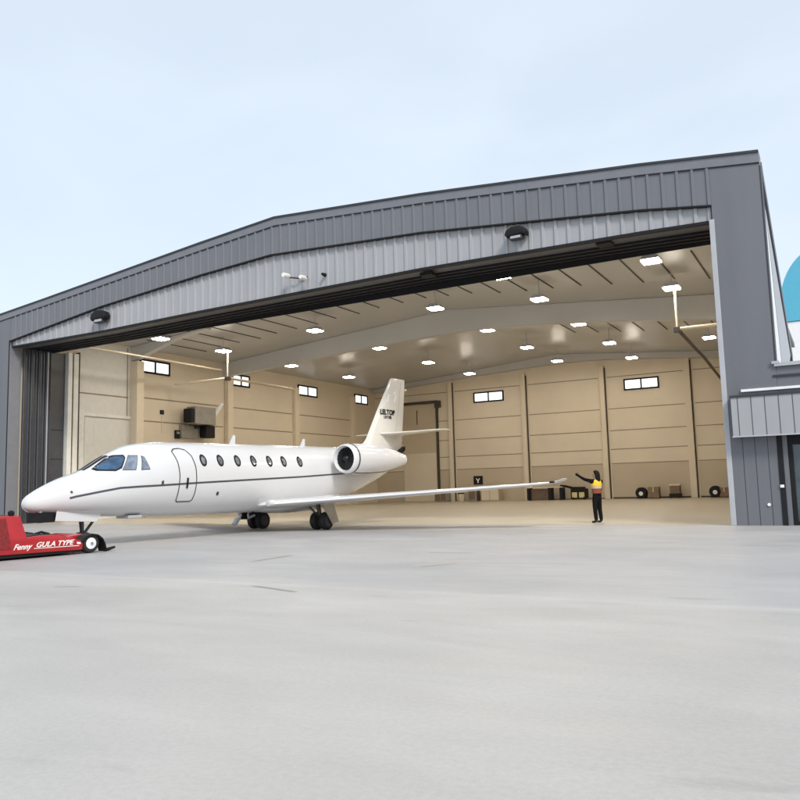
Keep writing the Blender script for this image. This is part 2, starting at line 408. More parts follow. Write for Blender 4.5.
# roller door in the back wall
d = MB(); d.box(-33.15, -29.75, YB - .10, YB - .004, 0, 8.7); rd = hp(d, 'roller_door', 'wall_low')
d = MB(); d.box(-33.2, -29.5, YB - .3, YB - .12, 8.72, 8.95); d.box(-29.75, -29.55, YB - .16, YB - .004, 0, 8.72); d.box(-29.75, -29.2, YB - .35, YB - .12, 8.3, 8.9); d.box(-31.7, -31.62, YB - .12, YB - .1, 6.9, 8.2); hp(d, 'door_rail', 'seam_dark', rd)
d = MB(); d.box(-33.1, -29.8, YB - .14, YB - .1, .05, 4.3); hp(d, 'door_leaf', 'wall', rd)
# raking wing behind the right pillar
k = MB(); k.prism([(.55, 11.0), (.57, 10.6), (10.2, 5.95), (10.6, 6.35)], 'x', -.16, .03); hp(k, 'raking_brace', 'steel_dark')
k = MB(); k.prism([(1.35, 9.75), (9.6, 6.22), (5.4, 4.65), (3.5, 4.65)], 'x', -.13, -.01); hp(k, 'wing_panel', 'trim_light')
k = MB(); k.prism([(.56, 10.55), (1.3, 9.8), (3.45, 4.65), (.56, 4.65)], 'x', -.14, -.02); hp(k, 'wing_infill', 'hall_white')
k = MB(); k.box(-.02, .02, -.02, .57, 4.7, 10.7); hp(k, 'pillar_edge', 'edge_dark')

# stacked door leaves parked at the left jamb
for i, (y, nm) in enumerate(((.72, 'first'), (1.12, 'second'), (1.52, 'third'), (1.92, 'fourth'))):
    t = thing('door_leaf_panel', 'dark grey ribbed sliding door leaf, %s from the outside in the stack by the left pillar' % nm, 'door leaf', (-36.0, y, 0), 0, 'sliding door leaves stacked in the hangar mouth')
    x1 = .10 + .06 * i
    prof = [(-.03, 0), (x1 - .03, 0), (x1, .05), (x1, .12), (x1 - .07, .16), (x1 - .07, .24), (x1, .28), (x1, .34), (-.03, .34)]
    m = MB(); m.prism(prof, 'z', .02, 9.24); m.build('sheet', 'leaf', t)
    m = MB(); m.box(x1 + .002, x1 + .03, .06, .11, .05, 9.2); m.build('edge_strip', 'trim_light' if i == 3 else 'dark_metal', t)

# ------------------------------------------------------------------ annex at the right
ax = thing('office_annex', 'low grey annex with light ribbed canopy band and dark glass door beside hangar pillar', 'annex', (0, 0, 0))
a = MB(); a.box(.004, .13, 0, .3, 0, 2.6); a.box(1.95, 7, 0, .3, 0, 2.6); a.box(.004, 7, 0, .3, 2.6, 4.6); a.box(6.7, 7, .3, 12, 0, 4.6); a.box(.004, .2, .6, 12, 0, 4.55); a.box(.2, 6.7, 11.7, 12, 0, 4.6); a.build('wall', 'steel_dark', ax)
a = MB(); a.box(-.02, 7.1, -.06, 12.1, 4.6, 4.68); a.build('roof', 'steel_cap', ax)
a = MB(); a.box(-.04, 7.1, -.09, -.061, 4.585, 4.69); a.box(-.10, .10, -.10, -.05, 4.66, 4.74); a.build('roof_flashing', 'trim_light', ax)
a = MB(); a.box(-.1, 7.1, -.04, -.013, 4.28, 4.34); a.build('wall_seam', 'edge_dark', ax)
a = MB(); a.box(-.98, 7, -.07, -.013, 3.91, 3.985); a.build('white_flashing', 'strip_white', ax)
a = MB(); a.box(-1.24, 7, -.42, -.012, 2.6, 3.72); a.build('canopy', 'steel_light', ax)
a = MB(); a.box(-1.27, 7, -.45, -.013, 3.722, 3.79); a.build('canopy_cap', 'edge_dark', ax)
a = MB()
for x in [-1.06 + .36 * i for i in range(22)]: a.box(x - .012, x + .012, -.425, -.4205, 2.6, 3.72)
a.build('canopy_seam', 'soffit', ax)
a = MB(); a.box(-1.26, 7, -.44, -.421, 2.56, 2.6); a.build('canopy_edge', 'trim_light', ax)
a = MB(); a.box(-.14, .0, -.03, -.013, 0, 2.58); a.build('door_gap', 'black_steel', ax)
a = MB(); a.box(.13, .26, .05, .2, 0, 2.45); a.box(1.82, 1.95, .05, .2, 0, 2.45); a.box(.26, 1.82, .05, .2, 2.3, 2.45); a.box(.26, 1.82, .05, .2, 0, .12); a.box(1.0, 1.08, .05, .2, .12, 2.3)
df = a.build('door', 'black', ax)
MB().box(.26, 1.82, .1, .13, .12, 2.3).build('pane', 'glass_pane', df)
MB().box(.93, .97, -.01, .05, .9, 1.3).build('handle', 'metal', df)
MB().box(.13, 1.95, .05, .28, 2.45, 2.6).build('door_transom', 'black_steel', ax)
MB().lathe([(0, .045), (.03, .045), (.04, .02)], (-.46, -.05, .6), 'y', 16).build('marker_lamp', 'strip_white', ax, smooth=True)
MB().box(-.13, -.03, -.07, -.03, 1.08, 1.16).build('door_sensor', 'strip_white', ax)

# white hall with a blue arched roof far behind
hb = thing('arched_hall', 'distant tall white hall with turquoise arched top showing beyond the annex roof', 'building', (3.6, 62, 0))
MB().box(-6.4, 6.4, 0, 22, 0, 16.9).build('wall', 'hall_white', hb)
arc = [(6.55 * math.copysign(abs(math.cos(t)) ** .8, math.cos(t)), 16.95 + 7.9 * math.sin(t) ** .8) for t in [PI * k / 36 for k in range(37)]]
MB().prism(arc, 'y', -.12, 22.1).build('arched_roof', 'hall_blue', hb)

# ------------------------------------------------------------------ lamps in the hangar
def make_lamp():
    t = thing('ceiling_lamp', 'x', 'lamp')
    a = MB(); a.box(-.35, .35, -.35, .35, .05, .12); a.prism([(-.35, .121), (.35, .121), (.2, .26), (-.2, .26)], 'y', -.3, .3)
    a.build('housing', 'trim_light', t)
    MB().box(-.33, .33, -.33, .33, .0, .05).build('diffuser', 'lamp', t)
    MB().tube([(0, 0, .26), (0, 0, 1.15)], .018, 6).build('drop_rod', 'trim_light', t)
    return t
rows = [(5.6, 'first row from the mouth', [-31.0, -24.0, -10.65, -4.4]), (10.6, 'second row from the mouth', [-30.95, -24.06, -16.35, -10.7, -4.55]),
        (17.65, 'third row from the mouth', [-31.2, -24.05, -16.46, -10.9, -4.8]), (24.9, 'fourth row from the mouth', [-31.2, -24.25, -16.65, -11.05, -5.0]),
        (32.1, 'last row before back wall', [-24.25, -16.9, -11.3])]
proto = None
ordn = ['leftmost', 'second from left', 'third from left', 'fourth from left', 'rightmost']
for y, rn, xs in rows:
    for i, x in enumerate(xs):
        o = proto if proto is None else copy_tree(proto)
        if o is None: o = proto = make_lamp()
        z = 10.66 - .06 * abs(x + 18.3)
        o.location = (x, y, z)
        nm = 'rightmost' if i == len(xs) - 1 else ordn[i]
        o['label'] = 'lit square ceiling lamp, %s, %s in that row' % (rn, nm)
        o['group'] = 'square lamps under the hangar ceiling'

# hanging pipes at the two ends of the second lamp row
def pipe(name, label, x, y, z, top, arm_x, run, runmat):
    t = thing(name, label, 'pipe', (x, y, z), 0, 'hanging service pipes')
    MB().tube([(0, 0, 0), (0, 0, top - z)], .045, 8).build('drop_rod', 'wall_pale', t)
    MB().tube([(0, 0, 0), (arm_x - x, .15, .02)], .075, 8).build('arm', 'wall_pale', t)
    MB().tube(run, .085, 8).build('long_pipe', runmat, t)
    MB().box(-.14, .14, -.14, .14, -.16, .08).build('joint', 'dark_metal', t, bevel=.02)
pipe('hanging_pipe', 'thin service pipe hung under the second lamp near the left wall', -30.92, 10.95, 8.3, 10.0, -35.5, [(0, .2, 0), (0.1, 6.5, -.1)], 'wall_low')
pipe('hanging_pipe', 'service pipe with pale arm hung from lamp beside the right pillar', -4.5, 10.95, 8.07, 9.9, XV, [(.05, .1, -.05), (-.2, 9, -.05), (-.75, 20.5, -.05)], 'seam_dark')
t = MB(); t.tube([(-33, 2.45, 9.25), (-33, 12.6, 9.2)], .055, 8)
o = t.build('ceiling_pipe', 'wall_pale'); tag(o, 'long thin white pipe running inward under the ceiling near the left wall', 'pipe')

# wall mounted heater
hu = thing('wall_heater', 'brown grey heater unit with raised white flue on the left hangar wall', 'heater', (XW, 13.0, 5.0))
MB().box(.35, 1.15, -.55, 1.35, .85, 2.0).build('casing', 'grey_box', hu, bevel=.03)
a = MB(); a.box(.4, 1.1, -.9, -.56, .95, 1.85); a.build('fan_guard', 'black', hu, bevel=.05)
a = MB(); a.box(0, .5, .2, .45, .6, .85); a.box(0, .1, .0, .7, .3, 1.4); a.box(.0, .7, .9, 1.0, .75, .85); a.build('bracket', 'dark_metal', hu)
MB().box(.25, .85, .75, 1.6, .0, .82).build('motor_box', 'black', hu, bevel=.04)
MB().box(.0, .3, -.9, .6, -.05, .8).build('back_plate', 'grey_box', hu)
MB().tube([(.7, 1.3, 1.25), (.75, 1.8, 1.75), (.8, 2.3, 2.4)], .14, 10).build('flue', 'strip_white', hu, smooth=True)
MB().lathe([(0, .15), (.12, .15)], (.72, 1.35, 1.1), 'x', 14).build('flue_collar', 'black', hu)
ws = thing('wall_switch', 'small dark box on the left hangar wall ahead of the heater', 'switch', (XW, 10.6, 6.4))
MB().box(0, .1, -.14, .14, 0, .28).build('case', 'black', ws, bevel=.02); MB().box(.1, .13, -.05, .05, .08, .2).build('button', 'dark_metal', ws)
MB().tube([(.05, 0, -1.2), (.05, 0, 0)], .02, 6).build('conduit', 'wall_pale', ws)
ws2 = thing('wall_socket', 'black socket box low on the left wall below the heater fan', 'socket', (XW, 11.9, 4.9))
MB().box(0, .14, -.2, .2, 0, .55).build('case', 'black', ws2, bevel=.02); MB().box(.14, .17, -.12, .12, .3, .45).build('cover', 'grey_box', ws2)

# facade lamps and camera
def flood(x, z, s, label):
    t = thing('flood_lamp', label, 'floodlight', (x, .1, z), 0, 'black floodlights on the light header')
    prof = [(-.42, .0), (-.36, .16), (-.15, .26), (.12, .27), (.34, .18), (.42, .02), (.36, -.10), (.25, -.04), (-.22, -.06), (-.34, -.12)]
    MB().prism([(a * s, b * s) for a, b in prof], 'y', -.42, -.06).build('hood', 'black', t, bevel=.03, smooth=True)
    MB().box(-.26 * s, .24 * s, -.36, -.1, -.2 * s, -.05 * s).build('lamp_head', 'dark_metal', t, bevel=.02)
    MB().box(-.2 * s, .18 * s, -.375, -.361, -.17 * s, -.08 * s).build('lens', 'trim_light', t)
    MB().box(-.08, .08, -.1, .02, -.1, .1).build('bracket', 'black', t)
flood(-28.96, 9.85, 1.25, 'black hooded floodlight at the far end of the header above the jet nose')
flood(-7.72, 9.98, .95, 'black hooded floodlight on the light header near the right pillar')
sc = thing('security_camera', 'pair of small white security cameras on the header under the ridge', 'camera', (-17.1, .1, 9.95))
MB().box(-.12, .12, -.06, .0, -.08, .1).build('base_plate', 'white', sc, bevel=.02)
MB().tube([(-.5, -.3, .06), (0, -.1, -.02), (.45, -.3, -.08)], .035, 8).build('arm', 'dark_metal', sc)
MB().lathe([(-.2, .09), (.12, .11), (.18, .08)], (-.5, -.42, .1), 'y', 14).build('camera_body', 'white', sc, smooth=True)
MB().lathe([(-.2, .08), (.12, .10), (.18, .07)], (.35, -.42, -.12), 'y', 14).build('camera_body', 'white', sc, smooth=True)
MB().lathe([(-.1, .05), (.1, .08), (.2, .05)], (1.15, -.15, -.05), 'y', 12).build('sensor', 'black', sc, smooth=True)

# ------------------------------------------------------------------ things along the back wall
YF = 35.9
def small(name, label, cat, x, y, group=None, rz=0): return thing(name, label, cat, (x, y, .004), rz, group)
def blower(x, label):
    t = small('floor_blower', label, 'blower', x, YF, 'black blowers by the back wall')
    MB().lathe([(-.3, .40), (-.26, .42), (.26, .42), (.3, .40)], (0, 0, .43), 'y', 22).build('drum', 'black', t, smooth=True)
    MB().lathe([(-.33, .14), (-.302, .16)], (0, 0, .38), 'y', 16).build('outlet', 'white', t)
    MB().box(-.33, .33, -.3, .3, 0, .08).build('base', 'rubber', t)
blower(-12.02, 'black round blower with white centre beside a brown box at the back wall')
blower(-6.75, 'black round blower at the back wall close to the right pillar')
def carton(x, w, d, h, label, rz=0, y=YF):
    t = small('carton', label, 'box', x, y, 'boxes along the back wall', rz)
    MB().box(-w / 2, w / 2, -d / 2, d / 2, .05, h).build('box', 'cardboard', t, bevel=.015)
    MB().box(-.05, .05, -d / 2 - .004, d / 2 + .004, h * .55, h + .004).build('tape', 'wall_low', t)
    MB().box(-w / 2, w / 2, -d / 2, d / 2, 0, .05).build('pallet', 'black', t)
carton(-11.1, .8, .7, .86, 'brown carton right next to the black blower with a white centre')
carton(-6.15, .6, .6, .72, 'brown carton half hidden by the right pillar beside a black blower')
tr = small('parts_trolley', 'tan box on a black wheeled base between two blowers at back wall', 'trolley', -9.55, YF)
MB().box(-.42, .42, -.3, .3, .12, .34).build('base', 'black', tr, bevel=.02)
MB().box(-.36, .36, -.28, .28, .36, .92).build('box', 'brown', tr, bevel=.02)
MB().box(-.4, .4, -.3, .3, .92, 1.05).build('lid', 'wall', tr, bevel=.02)
for sx in (-.3, .3): MB().lathe([(-.05, .08), (.05, .08)], (sx, -.25, .08), 'x', 12).build('wheel', 'rubber', tr)
tb = small('work_table', 'long pale work table with dark legs under the jet wing tip', 'table', -19.5, YF - .3)
MB().box(-1.45, 1.45, -.4, .4, .98, 1.06).build('tabletop', 'wall_pale', tb, bevel=.01)
for sx in (-1.36, .42, 1.36): MB().box(sx - .12, sx + .12, -.36, .36, 0, .98).build('leg', 'black', tb)
MB().box(-1.24, .3, -.1, .2, .05, .9).build('front_panel', 'brown', tb)
MB().lathe([(0, .07), (.12, .08), (.16, .03)], (-1.2, -.2, 1.06), 'z', 12).build('cup', 'white', tb)
gp = small('power_cart', 'black cart with two cream panels and raised drawbar behind the marshaller', 'cart', -16.75, YF - .3)
MB().box(-.62, .62, -.35, .35, .1, .86).build('body', 'black', gp, bevel=.03)
for sx in (-.3, .27): MB().box(sx - .21, sx + .21, -.37, -.352, .16, .58).build('panel', 'cream_box', gp, bevel=.008)
MB().tube([(-1.5, -.1, 1.12), (-1.1, -.1, 1.08), (-.5, -.1, .92), (.5, -.1, .9)], [.09, .09, .1, .1], 8).build('drawbar', 'black', gp)
for sx in (-.45, .45): MB().lathe([(-.06, .12), (.06, .12)], (sx, -.3, .12), 'x', 12).build('wheel', 'rubber', gp)
wb = thing('notice_board', 'black board with white mark on the back wall behind the jet wing', 'board', (-25.9, YB - .06, 1.75))
MB().box(-.42, .42, -.03, .05, -.35, .38).build('frame', 'black', wb, bevel=.01)
a = MB(); a.prism([(-.2, .18), (-.1, .18), (0, .03), (.1, .18), (.2, .18), (.06, -.05), (.06, -.22), (-.06, -.22), (-.06, -.05)], 'y', -.036, -.031); a.build('mark', 'white', wb)
cr = small('tool_crate', 'brown framed crate on the floor below the notice board', 'crate', -26.0, YF)
MB().box(-.42, .42, -.35, .35, .03, 1.0).build('body', 'brown', cr, bevel=.015)
a = MB()
for sx in (-.42, .3): a.box(sx, sx + .12, -.37, -.352, 0, 1.02)
for sz in (.02, .88): a.box(-.3, .3, -.37, -.352, sz, sz + .12)
a.build('frame', 'grey_box', cr)
gb = small('steel_cabinet', 'grey low equipment cabinet nearest the roller door under the jet wing', 'cabinet', -29.0, YF)
MB().box(-.55, .55, -.35, .35, .04, .75).build('body', 'grey_box', gb, bevel=.015)
for sx in (-.27, .27): MB().box(sx - .23, sx + .23, -.37, -.352, .12, .68).build('door', 'brown', gb)
wbx = small('white_bin', 'small white bin with dark lid between the cabinet and the crate', 'bin', -27.2, YF)
MB().lathe([(0, .26), (.62, .33)], (0, 0, 0), 'z', 4).build('body', 'wall_pale', wbx); MB().lathe([(.62, .34), (.72, .3)], (0, 0, 0), 'z', 4).build('lid', 'black', wbx)
wl = small('storage_locker', 'plain tan locker standing right of the framed crate at back wall', 'locker', -24.4, YF)
MB().box(-.8, .8, -.3, .3, .02, 1.15).build('body', 'wall_low', wl, bevel=.01)
for sx in (-.4, .4): MB().box(sx - .36, sx + .36, -.32, -.302, .08, 1.08).build('door', 'wall', wl)

# ------------------------------------------------------------------ business jet  (x = port, y = aft from the main gear, z = up)
ST = [(1.50,1.22,1.18,1.20,.02),(1.56,1.36,1.06,1.20,.17),(1.75,1.50,.97,1.22,.31),(2.0,1.64,.93,1.26,.43),(2.5,1.87,.88,1.34,.60),(3.1,2.08,.84,1.42,.75),(3.7,2.43,.80,1.52,.85),(4.1,2.64,.78,1.58,.90),(4.5,2.80,.76,1.66,.94),(5.0,2.89,.74,1.74,.97),(5.6,2.93,.72,1.80,.99),(6.5,2.95,.70,1.83,1.0),(8.5,2.96,.69,1.83,1.0),(10.5,2.97,.70,1.84,1.0),(12.0,2.98,.74,1.86,1.0),(13.0,2.98,.86,1.90,.98),(14.0,2.98,1.06,1.98,.93),(15.0,2.97,1.34,2.10,.83),(16.0,2.94,1.66,2.26,.67),(17.0,2.88,2.02,2.42,.44),(17.8,2.78,2.32,2.54,.22),(18.25,2.66,2.48,2.57,.06)]
NE = 2.15; S0 = 11.2
def sec(s):
    if s <= ST[0][0]: return ST[0][1:]
    for i in range(len(ST) - 1):
        a, b = ST[i], ST[i + 1]
        if s <= b[0]:
            p = ST[max(i - 1, 0)]; q = ST[min(i + 2, len(ST) - 1)]
            h = b[0] - a[0]; t = (s - a[0]) / h; out = []
            for k in range(1, 5):
                d = (b[k] - a[k]) / h
                d0 = (a[k] - p[k]) / (a[0] - p[0]) if i > 0 else d
                d1 = (q[k] - b[k]) / (q[0] - b[0]) if i + 2 < len(ST) else d
                m0 = 0 if d0 * d <= 0 else 2 * d0 * d / (d0 + d); m1 = 0 if d1 * d <= 0 else 2 * d1 * d / (d1 + d)
                if i == 0: m0 = 2.2 * d
                out.append((2*t**3-3*t*t+1)*a[k] + (t**3-2*t*t+t)*h*m0 + (-2*t**3+3*t*t)*b[k] + (t**3-t*t)*h*m1)
            return tuple(out)
    return ST[-1][1:]
def hw(s, z):
    zt, zb, zm, w = sec(s); h = (zt - zm) if z > zm else (zm - zb); q = abs(z - zm) / h
    return w * (1 - q ** NE) ** (1 / NE) if q < 1 else 0.
def topz(s, l):
    zt, zb, zm, w = sec(s); q = min(1, abs(l) / w); return zm + (zt - zm) * (1 - q ** NE) ** (1 / NE)
jet = thing('business_jet', 'white twin engine business jet with dark stripe parked half out of the hangar', 'aircraft', (-15.87, -2.6, 0), math.atan2(-.11, .993))
NSEG = 48; rings = []
ss = [1.5, 1.52, 1.56, 1.64, 1.75, 1.87] + [2.0 + .125 * i for i in range(24)] + [5.0 + .3 * i for i in range(44)] + [18.1, 18.18, 18.25]
for s in ss:
    zt, zb, zm, w = sec(s); R = []
    for k in range(NSEG):
        a = 2 * PI * k / NSEG; ca, sa = math.cos(a), math.sin(a)
        R.append((w * math.copysign(abs(ca) ** (2 / NE), ca), s - S0, zm + ((zt - zm) if sa > 0 else (zm - zb)) * math.copysign(abs(sa) ** (2 / NE), sa)))
    rings.append(R)
fus = MB().loft(rings).build('fuselage', 'paint', jet, smooth=True, angle=60)
def spatch(poly, off=.006, side=1, mb=None, nr=4, sub=3):
    """patch on the fuselage side bounded by (s, z) points, lying off metres above the skin"""
    mb = mb or MB(); P = []
    for a, b in zip(poly, poly[1:] + poly[:1]):
        for i in range(sub): P.append((a[0] + (b[0] - a[0]) * i / sub, a[1] + (b[1] - a[1]) * i / sub))
    c = (sum(p[0] for p in P) / len(P), sum(p[1] for p in P) / len(P)); n = len(P)
    pt = lambda s, z, o: (side * (hw(s, z) + o), s - S0, z)
    vs = [pt(c[0], c[1], off)]
    for r in range(1, nr + 1): vs += [pt(c[0] + (p[0] - c[0]) * r / nr, c[1] + (p[1] - c[1]) * r / nr, off) for p in P]
    vs += [pt(p[0], p[1], -.004) for p in P]
    fs = [(0, 1 + k, 1 + (k + 1) % n) for k in range(n)]
    for r in range(nr): fs += [(1 + r * n + k, 1 + r * n + (k + 1) % n, 1 + (r + 1) * n + (k + 1) % n, 1 + (r + 1) * n + k) for k in range(n)]
    return mb.add(vs, fs)
def sline(pts, wd, off=.005, side=1, closed=False, sub=5):
    """thin strip on the skin along (s, z) points, wd wide in z / s"""
    P = []
    q = pts + ([pts[0]] if closed else [])
    for a, b in zip(q, q[1:]):
        for i in range(sub): P.append((a[0] + (b[0] - a[0]) * i / sub, a[1] + (b[1] - a[1]) * i / sub))
    if not closed: P.append(q[-1])
    n = len(P); L, R = [], []
    for i, p in enumerate(P):
        a = P[(i - 1) % n] if closed or i > 0 else p; b = P[(i + 1) % n] if closed or i < n - 1 else p
        dx, dz = b[0] - a[0], b[1] - a[1]; l = math.hypot(dx, dz) or 1; nx, nz = -dz / l * wd / 2, dx / l * wd / 2
        for lst, sg in ((L, 1), (R, -1)):
            s, z = p[0] + sg * nx, p[1] + sg * nz; lst.append((side * (hw(s, z) + off), s - S0, z))
    mb = MB(); m = n if closed else n - 1
    return mb.add(L + R, [(i, (i + 1) % n, n + (i + 1) % n, n + i) for i in range(m)])
def rounded(poly, it=2):
    for _ in range(it):
        q = []
        for a, b in zip(poly, poly[1:] + poly[:1]):
            q += [(a[0] * .82 + b[0] * .18, a[1] * .82 + b[1] * .18), (a[0] * .18 + b[0] * .82, a[1] * .18 + b[1] * .82)]
        poly = q
    return poly
for sd in (1, -1):
    p1 = [(3.26, 2.09), (3.56, 2.30), (3.86, 2.46), (4.12, 2.47), (3.82, 2.08)]
    f = spatch(rounded([(3.16, 2.05), (3.54, 2.31), (3.85, 2.50), (4.17, 2.51), (3.84, 2.03)], 1), .004, sd).build('windscreen', 'black', fus, smooth=True)
    spatch(rounded(p1, 1), .010, sd).build('windscreen_glass', 'glass_blue', fus, smooth=True)
    spatch([(3.89, 2.06), (4.21, 2.495), (4.455, 2.49), (4.275, 2.06)], .004, sd).build('side_window_frame', 'line', fus, smooth=True)
    spatch([(3.91, 2.08), (4.22, 2.48), (4.44, 2.47), (4.26, 2.08)], .010, sd).build('side_window', 'glass_side', fus, smooth=True)
    spatch([(4.43, 2.06), (4.545, 2.485), (4.625, 2.44), (4.71, 2.08)], .004, sd).build('side_window_frame', 'line', fus, smooth=True)
    spatch([(4.45, 2.08), (4.56, 2.46), (4.62, 2.40), (4.69, 2.1)], .010, sd).build('side_window', 'glass_side', fus, smooth=True)
    # front pane next to the centre post
    mb = MB(); rows_ = []
    for i in range(11):
        s = 3.10 + .072 * i; l0, l1 = .03, .16 + .02 * i / 10
        rows_.append([(sd * (l0 + (l1 - l0) * j / 4), s - S0, topz(s, l0 + (l1 - l0) * j / 4) + .008) for j in range(5)])
    mb.add([v for r_ in rows_ for v in r_], [(i * 5 + j, i * 5 + j + 1, (i + 1) * 5 + j + 1, (i + 1) * 5 + j) for i in range(10) for j in range(4)])
    mb.build('windscreen', 'black', fus, smooth=True)
    # cabin windows
    for s in (6.62, 7.29, 8.0, 8.69, 9.41, 10.08, 10.87):
        ell = lambda a, b: [(s + a * math.cos(2 * PI * k / 18), 2.36 + b * math.sin(2 * PI * k / 18)) for k in range(18)]
        w = spatch(ell(.13, .19), .004, sd, sub=1).build('cabin_window', 'black', fus, smooth=True)
        spatch(ell(.075, .128), .009, sd, sub=1).build('cabin_glass', 'glass_cabin', fus, smooth=True)
    sline([(2.45, 1.33), (2.61, 1.37), (3.22, 1.48), (3.78, 1.57), (4.4, 1.60), (5.01, 1.62), (6.43, 1.68), (8.46, 1.75), (10.8, 1.83), (12.96, 1.93), (14.4, 2.02), (16.5, 2.2), (17.6, 2.4)], .055, .005, sd, sub=8).build('stripe', 'stripe', fus)
    spatch([(2.50 + .03 * math.cos(2 * PI * k / 10), 1.49 + .035 * math.sin(2 * PI * k / 10)) for k in range(10)], .012, sd, sub=1).build('sensor_port', 'line', fus)
    spatch([(7.16 + .05 * math.cos(2 * PI * k / 10), 1.34 + .06 * math.sin(2 * PI * k / 10)) for k in range(10)], .012, sd, sub=1).build('vent_port', 'line', fus)
    spatch([(5.05, 1.66), (5.11, 1.66), (5.11, 1.76), (5.06, 1.74)], .03, sd).build('pitot_probe', 'dark_metal', fus)
door = [(5.58, 2.62), (5.70, 2.70), (5.9, 2.72), (6.08, 2.68), (6.22, 2.5), (6.28, 2.16), (6.29, 1.77), (6.27, 1.38), (6.24, 1.18), (6.18, 1.13), (5.70, 1.13), (5.65, 1.18), (5.66, 1.48), (5.68, 1.92), (5.66, 2.28)]
dr = sline(door, .032, .006, 1, True).build('cabin_door', 'line', fus)
sline([(5.94, 1.52), (5.96, 1.83)], .07, .02).build('handle', 'black', fus)
for s, h in ((8.55, .30), (11.95, .27)):
    z = sec(s)[0]
    MB().prism([(s - S0 - .12, z - .05), (s - S0 + .16, z - .05), (s - S0 + .17, z + h), (s - S0 + .09, z + h)], 'x', -.012, .012).build('antenna', 'paint', fus)
# belly fairing and wings
br_ = []
for s, hwid, zb in ((9.0, .2, .80), (9.5, .55, .70), (10.2, .86, .61), (11.0, .96, .58), (12.2, .95, .61), (13.2, .75, .74), (14.0, .3, 1.0)):
    br_.append([(hwid * math.cos(2 * PI * k / 24), s - S0, zb + (.36 if s < 13.5 else .25) * (1 + math.sin(2 * PI * k / 24)) * .95) for k in range(24)])
MB().loft(br_).build('belly_fairing', 'paint', fus, smooth=True, angle=60)
AF = [(0, 0), (.02, .38), (.08, .72), (.2, .96), (.35, 1.0), (.6, .72), (.85, .3), (1, .03), (.85, -.18), (.6, -.42), (.35, -.62), (.2, -.66), (.08, -.5), (.02, -.26)]
for sd in (1, -1):
    rr = []
    for l, le, te, z, th in ((.55, 9.1, 13.35, .90, .19), (1.1, 9.3, 13.1, .93, .185), (2.4, 9.95, 12.95, 1.00, .15), (5.5, 11.25, 13.15, 1.17, .10), (8.6, 12.5, 13.6, 1.335, .062), (9.25, 12.8, 13.75, 1.375, .05), (9.42, 12.98, 13.78, 1.40, .03)):
        rr.append([(sd * l, le + c * (te - le) - S0, z + t * th) for c, t in AF])
    wg = MB().loft(rr).build('wing', 'paint', jet, smooth=True, angle=50)
    MB().loft([[(sd * 9.3, 12.95 + c * .8 - S0, 1.39 + t * .035) for c, t in AF], [(sd * 9.50, 13.25 + c * .55 - S0, 1.45 + t * .02) for c, t in AF], [(sd * 9.56, 13.45 + c * .4 - S0, 1.51 + t * .012) for c, t in AF]]).build('winglet', 'paint', wg, smooth=True)
    MB().box(*sorted((sd * 9.38, sd * 9.46)), 12.9 - S0, 13.1 - S0, 1.38, 1.44).build('nav_light', 'black', wg)
    MB().lathe([(-.12, .0), (-.1, .1), (.1, .12), (.5, .04)], (sd * 1.06, 9.28 - S0, .97), 'y', 14).build('landing_light', 'paint', wg, smooth=True)
# engines
for sd in (1, -1):
    c = (sd * 1.74, 0, 2.45)
    en = MB().lathe([(12.5 - S0, .39), (12.34 - S0, .435), (12.28 - S0, .468), (12.31 - S0, .505), (12.42 - S0, .533), (12.8 - S0, .558), (13.5 - S0, .56), (14.4 - S0, .51), (15.2 - S0, .38), (15.85 - S0, .23), (15.85 - S0, .19), (15.5 - S0, .18)], c, 'y', 40).build('engine', 'paint', jet, smooth=True, angle=70)
    MB().lathe([(12.50 - S0, .385), (12.33 - S0, .437), (12.272 - S0, .468), (12.30 - S0, .512), (12.42 - S0, .539), (12.46 - S0, .541)], c, 'y', 40).build('intake_lip', 'paint', en, smooth=True, angle=70)
    MB().lathe([(12.50 - S0, .543), (12.56 - S0, .552)], c, 'y', 40).build('intake_seam', 'line', en)
    MB().lathe([(12.40 - S0, .41), (12.41 - S0, .001)], c, 'y', 32).build('intake_disc', 'black', en)
    sp = MB().lathe([(12.28 - S0, .001), (12.32 - S0, .07), (12.395 - S0, .13)], c, 'y', 20).build('spinner', 'fan_dark', en, smooth=True)
    fb = MB()
    for k in range(20):
        a = 2 * PI * k / 20; r0, r1 = .12, .40
        fb.add([(c[0] + r0 * math.cos(a), 12.36 - S0, c[2] + r0 * math.sin(a)), (c[0] + r1 * math.cos(a), 12.36 - S0, c[2] + r1 * math.sin(a)), (c[0] + r1 * math.cos(a + .17), 12.395 - S0, c[2] + r1 * math.sin(a + .17)), (c[0] + r0 * math.cos(a + .17), 12.395 - S0, c[2] + r0 * math.sin(a + .17))], [(0, 1, 2, 3)])
    fb.build('fan', 'fan_dark', en)
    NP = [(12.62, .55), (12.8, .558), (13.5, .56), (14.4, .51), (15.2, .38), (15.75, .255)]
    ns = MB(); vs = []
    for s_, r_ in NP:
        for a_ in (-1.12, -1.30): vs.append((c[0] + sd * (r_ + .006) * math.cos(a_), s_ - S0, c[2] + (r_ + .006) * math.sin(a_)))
    ns.add(vs, [(2 * i, 2 * i + 1, 2 * i + 3, 2 * i + 2) for i in range(len(NP) - 1)]).build('nacelle_shade_strip', 'stripe', en)  # dark strip drawn in place of the shadow line under the nacelle
    MB().loft([[(sd * l, 12.9 + q * 2.4 - S0, 2.42 + t * .16) for q, t in AF] for l in (.7, 1.3)]).build('pylon', 'paint', en, smooth=True)
